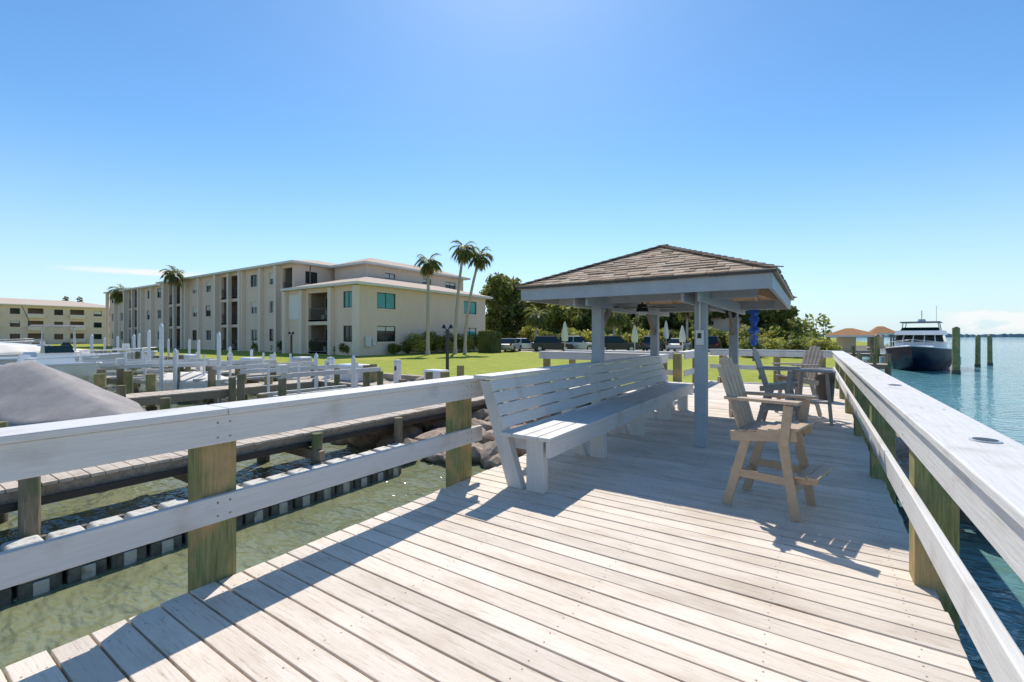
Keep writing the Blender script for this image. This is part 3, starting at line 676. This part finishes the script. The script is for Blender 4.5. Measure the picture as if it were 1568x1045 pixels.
for fl in range(2):
    z=G+fl*FH
    for a,c in((27.4,29.6),(39.6,41.9)): window(b,'x',wx1,1,a,c,z+1.2,z+2.65,'glassrefl' if fl or a>30 else 'glassd','frame')
b.box('walls','stucco',wx0,wx1-.31,wy1-.3,wy1,G,G+6.2)
def balcony(x0,x1,y,z,z1):
    b.box('balcony_recess','recess_shade',x0-.4,x1+.4,y+1.7,y+1.8,z-.1,z1+.3)
    b.box('balcony_recess','recess_shade',x0-.25,x0-.001,y+.302,y+1.69,z-.1,z1+.3); b.box('balcony_recess','recess_shade',x1+.001,x1+.25,y+.302,y+1.69,z-.1,z1+.3)
    b.box('balcony_slabs','stucco2',x0,x1,y+.0,y+1.69,z-.2,z-.003); b.box('balcony_slabs','recess_shade',x0-.2,x1+.2,y+.31,y+1.69,z1+.01,z1+.1)
    b.box('balcony_doors','glassd',x0+.3,x1-.3,y+1.64,y+1.69,z,z+2.1)
    b.box('balcony_rails','frame',x0,x1,y+.08,y+.12,z+.98,z+1.03)
    n=int((x1-x0)/.14)
    for i in range(n+1):
        a=x0+(x1-x0)*i/n; b.box('balcony_rails','frame',a-.012,a+.012,y+.09,y+.11,z,z+.98)
    if random.random()<.8:
        a=random.uniform(x0+.6,x1-.9); b.box('balcony_furniture',random.choice(('chairg','cream')),a,a+.5,y+.7,y+1.2,z,z+.45); b.box('balcony_furniture','chairg',a,a+.5,y+1.15,y+1.2,z+.45,z+.95)
for fl in range(2): balcony(-40.2,-37.0,wy0,G+fl*FH+.26,G+fl*FH+2.74)
for x in(-44.0,-41.1,-36.6,-33.1): b.box('piers','stucco2',x,x+.45,wy0-.42,wy0-.002,G,G+6.1)
b.box('shutters','fascia',-43.4,-41.3,wy0-.09,wy0-.01,G+FH+.3,G+FH+2.7)
b.box('electric_boxes','alu',wx1+.003,wx1+.25,26.0,26.6,G+.8,G+1.7); b.box('electric_boxes','alu',wx1+.003,wx1+.2,26.75,27.1,G+.9,G+1.5)
hip(b,wx0+.8,wx1,wy0,wy1,G+6.2,1.5)
cx0,cx1,cy0,cy1=-43.5,-38.2,30.6,46
ops=[(33,34.4,G+7.3,G+8.5),(38.6,40,G+7.3,G+8.5),(42.5,44.5,G+7.3,G+8.5)]
wall(b,'walls','stucco','x',cx1-.3,cx1,cy0,cy1,G+6.4,G+9.1,ops)
for a,c,z0,z1 in ops: window(b,'x',cx1,1,a,c,z0,z1,'glassd')
b.box('walls','stucco',cx0,cx1-.31,cy0,cy0+.3,G+6.4,G+9.1)
hip(b,cx0,cx1,cy0,cy1,G+9.1,1.1)
mx0,mx1,my0,my1=-99,-44.2,26.4,42; H=G+9.15
ops=[];wins=[-48.3,-52.2];bals=[(-46.4,-44.6)]
for k in range(3):
    o=-55-15.2*k; bals.append((o-4.8,o)); wins+=[o-8.2,o-12.0]
wins=[(w-.7,w+.7) for w in wins if w>mx0+1.5]
for fl in range(3):
    z=G+fl*FH
    for a,c in bals: ops.append((a,c,z+.25,z+2.75))
    for a,c in wins: ops.append((a,c,z+1.15,z+2.5))
wall(b,'walls','stucco','y',my0,my0+.3,mx0,mx1,G,H,ops)
for fl in range(3):
    z=G+fl*FH
    for a,c in bals: balcony(a,c,my0,z+.26,z+2.74)
    for i,(a,c) in enumerate(wins): window(b,'y',my0,-1,a,c,z+1.15,z+2.5,'glassd','fascia' if (i+fl)%3 else 'frame')
for a,c in bals:
    for x in((a-.75,c+.3) if c<-45 else (a-.75,)): b.box('piers','stucco2',x,x+.45,my0-.55,my0-.002,G,H-.05)
    if c-a>3: b.box('piers','stucco2',(a+c)/2-.2,(a+c)/2+.2,my0-.4,my0-.002,G,H-.05)
for a,c in wins: b.box('piers','stucco2',a-1.5,a-1.1,my0-.4,my0-.002,G,H-.05)
ops=[(27.6,29.0,G+7.2,G+8.5),(31.5,33.5,G+7.2,G+8.5)]
wall(b,'walls','stucco','x',mx1-.3,mx1,my0+.3,my1,G,H,ops)
for a,c,z0,z1 in ops: window(b,'x',mx1,1,a,c,z0,z1,'glassd')
b.box('walls','stucco',mx0,mx0+.3,my0+.31,my1,G,H); b.box('walls','stucco',mx0+.31,mx1-.31,my1-.3,my1,G,H)
hip(b,-77,mx1,my0,my1,H,1.9); hip(b,mx0,-78.5,my0,my1,H-.25,1.7)
b.box('downpipes','fascia',-50.3,-50.2,my0-.1,my0-.01,G,H-.1); b.box('downpipes','fascia',-65.5,-65.4,my0-.1,my0-.01,G,H-.1)
b.done()
b=B('condominium_building')
fx=-135; wn=[];bl=[]
for k in range(7):
    y0=-6+k*6.4
    for fl in range(3):
        z=G+fl*2.6; wn.append((y0+.8,y0+2.2,z+1.0,z+2.2)); bl.append((y0+3.3,y0+5.6,z+.3,z+2.3))
wall(b,'walls','stucco','x',fx-.3,fx,-8,39,G,G+8,wn+bl)
for q in wn: window(b,'x',fx,1,*q,'glassd',mull=0)
for q in bl:
    b.box('balcony_recess','recess_shade',fx-1.8,fx-1.6,q[0]-.3,q[1]+.3,q[2]-.2,q[3]+.2); b.box('balcony_walls','stucco2',fx-.25,fx+.6,q[0]-.1,q[1]+.1,q[2],q[2]+.85); b.box('slabs','recess_shade',fx-1.6,fx-.31,q[0]-.1,q[1]+.1,q[3]+.02,q[3]+.1)
b.box('walls','stucco',-150,fx-.31,-8,-7.7,G,G+8); b.box('walls','stucco',-150,fx-.31,38.7,39,G,G+8)
hip(b,-150,fx,-8,39,G+8,1.6); b.done()
b=B('neighbour_house'); hx,hy=-18,72
wall(b,'walls','stucco','y',hy,hy+.3,hx-10,hx+10,G,G+5.8,[(hx-8,hx-6,1,2.4),(hx-3,hx-1,1,2.4),(hx+3,hx+5,1,2.4),(hx-8,hx-6,4,5.2),(hx-3,hx-1,4,5.2),(hx+3,hx+5,4,5.2)])
for a,c in((-8,-6),(-3,-1),(3,5)):
    for z0,z1 in((1,2.4),(4,5.2)): window(b,'y',hy,-1,hx+a,hx+c,z0,z1,'glassd')
b.box('walls','stucco',hx+9.7,hx+10,hy+.31,hy+10,G,G+5.8); hip(b,hx-10,hx+10,hy,hy+10,G+5.8,2.2,m='roofo'); b.done()
b=B('low_fence')
b.box('rail','fascia',-122,-121.9,-5,18,.55,.65)
for yy in np.arange(-5,18,1.2): b.box('posts','fascia',-122.02,-121.88,yy,yy+.12,-.2,.75)
b.done()

# ---------------------------------------------------------------- vegetation
def tree(x,y,h,r,leafm,n=4500,size=.33,name='oak_tree',low=.15):
    b=B(name,0,(x,y,-.2))
    b.tube('trunk','bark',[(0,0,-.2),(.1,.05,h*.2),(0,.2,h*.45)],[h*.04,h*.032,h*.022])
    cl=[]
    nc=int(20+r*4)
    for i in range(nc):
        a=random.random()*6.28; q=math.sqrt(random.random())*r*.85; zz=h*(low+(1-low)*random.random()**.8)
        q*=math.sqrt(max(.15,1-((zz/h-.55)/.6)**2)); cr=r*random.uniform(.18,.34)
        c=(q*math.cos(a),q*math.sin(a),min(zz,h-cr)); cl.append((*c,cr))
        if i%3==0: b.tube('limbs','bark',[(0,.1,h*.3),(c[0]*.5,c[1]*.5,(h*.3+c[2])/2+.2),c],[h*.014,h*.008,h*.003],6)
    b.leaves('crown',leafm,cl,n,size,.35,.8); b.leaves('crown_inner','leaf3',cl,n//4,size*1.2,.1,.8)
    b.done()
def shrub(x,y,r,h,leafm='leaf1',n=900,size=.14,name='shrub'):
    b=B(name,0,(x,y,-.2)); cl=[(random.uniform(-r,r)*.6,random.uniform(-r,r)*.6,random.uniform(.25,.75)*h,random.uniform(.3,.5)*min(r,h)) for _ in range(9)]
    b.tube('stems','bark',[(0,0,-.1),(.05,0,h*.5)],[.06,.03],6); b.leaves('foliage',leafm,cl,n,size,.3); b.done()
def palm(x,y,h,lean=(0,0),s=1,fr=38):
    b=B('palm_tree',0,(x,y,-.2)); L1,L2=lean
    pts=[];rs=[]
    for k in range(9):
        t=k/8; pts.append((L1*t*t,L2*t*t,-.2+(h+.2)*t)); rs.append(.17-.05*t+(.05 if k==0 else 0)+(.03 if k==8 else 0))
    b.tube('trunk','palmb',pts,rs,10); top=Vector(pts[-1])
    def frond(az,el,ln,m,part):
        d=Vector((math.cos(az)*math.cos(el),math.sin(az)*math.cos(el),math.sin(el))); p=top.copy(); pth=[p.copy()]
        for k in range(8):
            d=(d+Vector((0,0,-.13-.02*k))).normalized(); p=p+d*ln/8; pth.append(p.copy())
        vs=[];fs=[]
        sd=Vector((-math.sin(az),math.cos(az),0))
        for k in range(8):
            a,c=pth[k],pth[k+1]; w=.02; o=len(vs); vs+=[a-sd*w,a+sd*w,c+sd*w,c-sd*w]; fs.append((o,o+1,o+2,o+3))
            if k<2: continue
            for sg in(-1,1):
                for q in(.15,.5,.85):
                    r0=a.lerp(c,q); dr=((c-a).normalized()*(.55+.1*k)+sd*sg*(1.1-.08*k)+Vector((0,0,random.uniform(-.45,.1)))).normalized()
                    l=.62*s*random.uniform(.8,1.15); e1=r0+dr*l+Vector((0,0,-.22*l)); wv=dr.cross(Vector((0,0,1))).normalized()*.04
                    o=len(vs); vs+=[r0,r0+dr*l*.45+wv,e1,r0+dr*l*.45-wv]; fs.append((o,o+1,o+2,o+3))
        b.raw(part,m,vs,fs)
    for i in range(fr): frond(i*2.399+random.uniform(-.2,.2),random.uniform(-.55,1.35),random.uniform(1.15,1.5)*s,'frond','fronds')
    for i in range(8): frond(random.random()*6.28,random.uniform(-1.3,-.7),random.uniform(.8,1.1)*s,'frondd','dead_fronds')
    b.done()
x,y=P2(655,41); palm(x,y,8.3,(.1,0),.85,30)
x,y=P2(697,44); palm(x,y,10.0,(.9,.2),.92,32); x,y=P2(712,45); palm(x,y,9.5,(1.4,.6),.92,30)
x,y=P2(268,58); palm(x,y,9.6,(-.5,0),1.0,32); x,y=P2(186,74); palm(x,y,8.9,(0,0),1.2); x,y=P2(820,56); palm(x,y,4.3,(0,.3),1.1); x,y=P2(940,52); palm(x,y,4.2,(0,.3),1.1)
x,y=P2(1052,58); palm(x,y,5.5,(0,0),1.1)
for px_,d,h,r,m,n in((762,66,10.6,5.0,'leaf1',7500),(795,76,9.8,5.2,'leaf1',6000),(838,68,7.6,4.7,'leaf2',6500),(880,76,8.2,4.7,'leaf1',6000),(920,68,6.8,4.4,'leaf1',6000),
        (965,78,8.0,5,'leaf1',6000),(1010,68,7.2,4.7,'leaf1',6000),(1055,74,7.4,5,'leaf2',6000),(1100,68,6.9,4.7,'leaf1',6000),(1145,70,6.9,4.6,'leaf1',6500),(1178,64,6.1,3.7,'leaf1',8500),(1190,74,6.0,3.3,'leaf1',8500),(1160,72,6.6,4.2,'leaf1',6500)):
    x,y=P2(px_,d); tree(x,y,h,r,M[m],n,.30)
for px_,d,r,h,m in((618,44,1.2,1.7,'leaf1'),(640,43.5,1.3,2.0,'leaf2'),(668,46,1.4,1.9,'leaf1'),(690,47,1.5,2.2,'leaf3'),(712,49,1.4,2.0,'leaf2'),(603,42,.7,.9,'leaf1'),(725,51,1.3,2.0,'leaf1'),(655,45,1.4,2.2,'leaf1'),(680,46,1.3,1.9,'leaf2'),(515,42,1.1,1.1,'leaf3'),(490,44,1.1,1.2,'leaf3'),(537,40.6,.8,1.0,'leaf1'),(470,46,1.0,1.2,'leaf1'),(440,48,1.1,1.3,'leaf3'),(420,49.5,1.1,1.3,'leaf1'),(400,51,1,1.3,'leaf1'),(372,54,1,1.3,'leaf3'),(345,57,1.2,1.3,'leaf1'),(320,59,1.2,1.3,'leaf1'),(300,62,1.3,1.3,'leaf1'),(285,64,1.3,1.4,'leaf3'),(240,73,1.4,1.5,'leaf1'),(210,80,1.4,1.5,'leaf1')):
    x,y=P2(px_,d); shrub(x,y,r,h,M[m])
for i in range(30):
    px_=795+i*14+random.uniform(-6,6); d=random.uniform(58,64); x,y=P2(px_,d); shrub(x,y,random.uniform(1.4,2.3),random.uniform(1.8,3.6),M[random.choice(('leaf2','leaf2','leaf1'))],1000,.24)
for i in range(14):
    px_=1145+i*9; d=random.uniform(34,55); x,y=P2(px_,d); shrub(x,y,1.2,random.uniform(.8,1.8),M[random.choice(('leaf2','leaf1'))],700,.16)
b=B('clipped_hedge'); x,y=P2(750,47)
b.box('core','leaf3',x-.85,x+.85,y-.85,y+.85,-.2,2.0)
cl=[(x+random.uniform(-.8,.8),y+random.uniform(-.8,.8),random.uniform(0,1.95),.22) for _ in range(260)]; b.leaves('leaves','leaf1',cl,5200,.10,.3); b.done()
b=B('distant_trees')
cl=[(-150+random.uniform(-25,10),y_,random.uniform(2,5.5),random.uniform(2,3.5)) for y_ in np.arange(45,110,4)]
cl+=[(x_,random.uniform(100,125),random.uniform(1.5,6),random.uniform(2,4)) for x_ in np.arange(-150,2,3)]
b.leaves('leaves','leaf1',cl,16000,.55,.4); b.done()
for px_,d,h in((101,190,18.5),(122,195,18.7)):
    x,y=P2(px_,d); b=B('pine_tree',0,(x,y,-.2)); b.tube('trunk','bark',[(0,0,0),(0,0,h)],[.35,.08],7)
    cl=[]
    for k in range(26):
        t=k/26; z=h*(.45+.55*t); rr=4.0*(1-t)*.8+.6; a=k*2.4; cl.append((rr*.6*math.cos(a),rr*.6*math.sin(a),z,rr*.42))
    b.leaves('needles','leaf3',cl,1800,.5,.2,.5); b.done()
b=B('distant_shore'); vs=[];fs=[]
for i in range(240):
    lat=560+i*8; d=900+i*1.5; X=lat*.833-d*.5534; Y=lat*.5534+d*.833
    h=3+2.4*abs(math.sin(i*.11))+random.uniform(0,2.6)+(2 if i%37<5 else 0)
    vs+=[(X,Y,ZW),(X-3,Y+5,h)]
    if i: fs.append((2*i-2,2*i,2*i+1,2*i-1))
b.raw('s','far',vs,fs); b.done()

# ---------------------------------------------------------------- cars, umbrellas
def car(px_,d,yaw,m,suv=True):
    x,y=P2(px_,d); b=B('parked_car',.0,(x,y,-.19),yaw)
    h=1.0 if suv else .86
    prof=[(-2.3,.45),(-2.32,.8),(-2.2,h),(-1.2,h+.04),(.9,h+.02),(1.9,h-.12),(2.25,.72),(2.3,.4),(2.1,.25),(-2.15,.25)]
    b.loft('body',m,[[(p[0],sy,p[1]) for p in prof] if abs(sy)<.9 else [(p[0]*.98,sy,.55+(p[1]-.55)*.9) for p in prof] for sy in(-.93,-.84,.84,.93)],smooth=False,closed=True)
    rt=1.72 if suv else 1.45
    b.frus('glasshouse','glassd',(-2.1 if suv else -1.6,1.0,-.84,.84),(-1.9 if suv else -1.0,.25,-.68,.68),h+.01,rt-.06); b.frus('roof',m,(-1.92 if suv else -1.02,.28,-.70,.70),(-1.8 if suv else -.95,.15,-.62,.62),rt-.058,rt)
    for s_ in(-1,1):
        b.beam('pillars',m,(-.45,s_*.85,h),(-.45,s_*.70,rt-.05),.03,.09,up=(1,0,0)); b.box('mirrors',m,.65,.8,s_*1.0-.1,s_*1.0+.1,h-.02,h+.14)
    for a in(-1.4,1.4):
        for s_ in(-1,1):
            b.cyl('tyres','rubber',(a,s_*.74,.34),(a,s_*.95,.34),.34,n=18); b.cyl('wheels','wheel',(a,s_*.951,.34),(a,s_*.96,.34),.21,n=12)
    b.box('tail_lamps','lampred',-2.335,-2.30,-.85,-.6,.7,.92);b.box('tail_lamps','lampred',-2.335,-2.30,.6,.85,.7,.92)
    b.box('head_lamps','fascia',2.2,2.29,-.82,-.5,.62,.75);b.box('head_lamps','fascia',2.2,2.29,.5,.82,.62,.75)
    b.done()
car(780,50,R(110),'cars',False);car(803,53,R(35),'carw',False); car(848,50,R(20),'card'); car(886,51,R(15),'cars'); car(945,49,R(25),'card'); car(1000,51,R(100),'carb'); car(1040,51,R(90),'carw',False); car(1090,51,R(95),'card')
def umb(px_,d,h=3.0):
    x,y=P2(px_,d); b=B('closed_patio_umbrella',0,(x,y,-.2)); b.cyl('pole','fascia',(0,0,0),(0,0,h),.03,n=8); b.cyl('base','conc',(0,0,0),(0,0,.12),.3,.26,16)
    secs=[]
    for z,r in((h*.42,.20),(h*.55,.24),(h*.75,.17),(h*.92,.09),(h,.02)):
        secs.append([(r*(1+.28*(j%2))*math.cos(j*math.pi/8),r*(1+.28*(j%2))*math.sin(j*math.pi/8),z) for j in range(16)])
    b.loft('canopy','cream',secs,closed=True); b.done()
umb(865,40,3.0); umb(972,42,2.7); umb(1045,42,2.7); umb(1020,50,3.4)

# ---------------------------------------------------------------- camera, light, sky
cam=bpy.data.cameras.new('camera'); co=bpy.data.objects.new('camera',cam); COL.objects.link(co)
co.location=(0,0,1.5); co.rotation_euler=(R(90),0,R(YAW)); cam.lens=16; cam.sensor_width=36; cam.clip_end=8000; cam.clip_start=.05; cam.shift_y=-.0048
scene.camera=co
az=R(YAW)
sd=Vector((-math.sin(az)*math.cos(R(SUN_EL)),math.cos(az)*math.cos(R(SUN_EL)),math.sin(R(SUN_EL))))
sl=bpy.data.lights.new('sun','SUN'); sl.energy=5.0; sl.angle=R(.5); sl.color=(1,.93,.83)
so=bpy.data.objects.new('sun',sl); COL.objects.link(so); so.rotation_euler=sd.to_track_quat('Z','Y').to_euler()
w=bpy.data.worlds.new('World'); scene.world=w; w.use_nodes=True; N=w.node_tree.nodes; L=w.node_tree.links
bg=N['Background']; bg.inputs[1].default_value=.15
sk=N.new('ShaderNodeTexSky'); sk.sky_type='NISHITA'; sk.sun_disc=False; sk.sun_elevation=R(SUN_EL); sk.sun_rotation=-az; sk.air_density=1.0; sk.dust_density=.25; sk.ozone_density=2.2
tc=N.new('ShaderNodeTexCoord')
def vm(op,a,bv):
    n=N.new('ShaderNodeVectorMath'); n.operation=op; L.new(a,n.inputs[0]); n.inputs[1].default_value=bv; return n
def mt(op,a,b_=None,clamp=False):
    n=N.new('ShaderNodeMath'); n.operation=op; n.use_clamp=clamp
    for i,v in enumerate((a,b_)):
        if v is None: continue
        if isinstance(v,(int,float)): n.inputs[i].default_value=v
        else: L.new(v,n.inputs[i])
    return n.outputs[0]
dF=vm('DOT_PRODUCT',tc.outputs['Generated'],(-.5534,.833,0)).outputs['Value']; dR=vm('DOT_PRODUCT',tc.outputs['Generated'],(.833,.5534,0)).outputs['Value']; dZ=vm('DOT_PRODUCT',tc.outputs['Generated'],(0,0,1)).outputs['Value']
dF=mt('MAXIMUM',dF,.05); a_=mt('DIVIDE',dR,dF); e_=mt('DIVIDE',dZ,dF)
def band(v,c,wd):
    return mt('SUBTRACT',1.0,mt('DIVIDE',mt('ABSOLUTE',mt('SUBTRACT',v,c)),wd),True)
hs=N.new('ShaderNodeHueSaturation'); hs.inputs['Saturation'].default_value=1.2; hs.inputs['Value'].default_value=1.06; L.new(sk.outputs[0],hs.inputs['Color'])
tint=vm('MULTIPLY',hs.outputs[0],(.87,1.0,1.02))
hz=mt('POWER',mt('SUBTRACT',1.0,mt('DIVIDE',mt('ABSOLUTE',dZ),.38),True),1.8)
mh=N.new('ShaderNodeMixRGB'); L.new(mt('MULTIPLY',hz,.88),mh.inputs[0]); L.new(tint.outputs[0],mh.inputs[1]); mh.inputs[2].default_value=(4.4,5.5,6.3,1)
cb=N.new('ShaderNodeCombineXYZ'); L.new(a_,cb.inputs[0]); L.new(mt('MULTIPLY',e_,3.5),cb.inputs[1])
nz=N.new('ShaderNodeTexNoise'); nz.inputs['Scale'].default_value=11; nz.inputs['Detail'].default_value=8; L.new(cb.outputs[0],nz.inputs[0])
line=mt('ADD',e_,mt('MULTIPLY',mt('ADD',a_,.82),.055))
st=mt('MULTIPLY',mt('MULTIPLY',band(line,.141,.009),band(a_,-.81,.22)),mt('MULTIPLY',nz.outputs[0],3.2),True)
cu=mt('MULTIPLY',mt('MULTIPLY',mt('MULTIPLY',band(e_,.036,.036),1.8,True),mt('MULTIPLY',mt('SUBTRACT',a_,.92),14,True)),mt('MULTIPLY',mt('SUBTRACT',nz.outputs[0],.41),9,True),True)
ms=mt('ADD',mt('MULTIPLY',st,.9),mt('MULTIPLY',cu,.85),True)
mx=N.new('ShaderNodeMixRGB'); L.new(ms,mx.inputs[0]); L.new(mh.outputs[0],mx.inputs[1]); mx.inputs[2].default_value=(6.5,6.5,6.5,1)
L.new(mx.outputs[0],bg.inputs[0])
scene.view_settings.view_transform='Standard'; scene.view_settings.look='None'; scene.view_settings.exposure=0
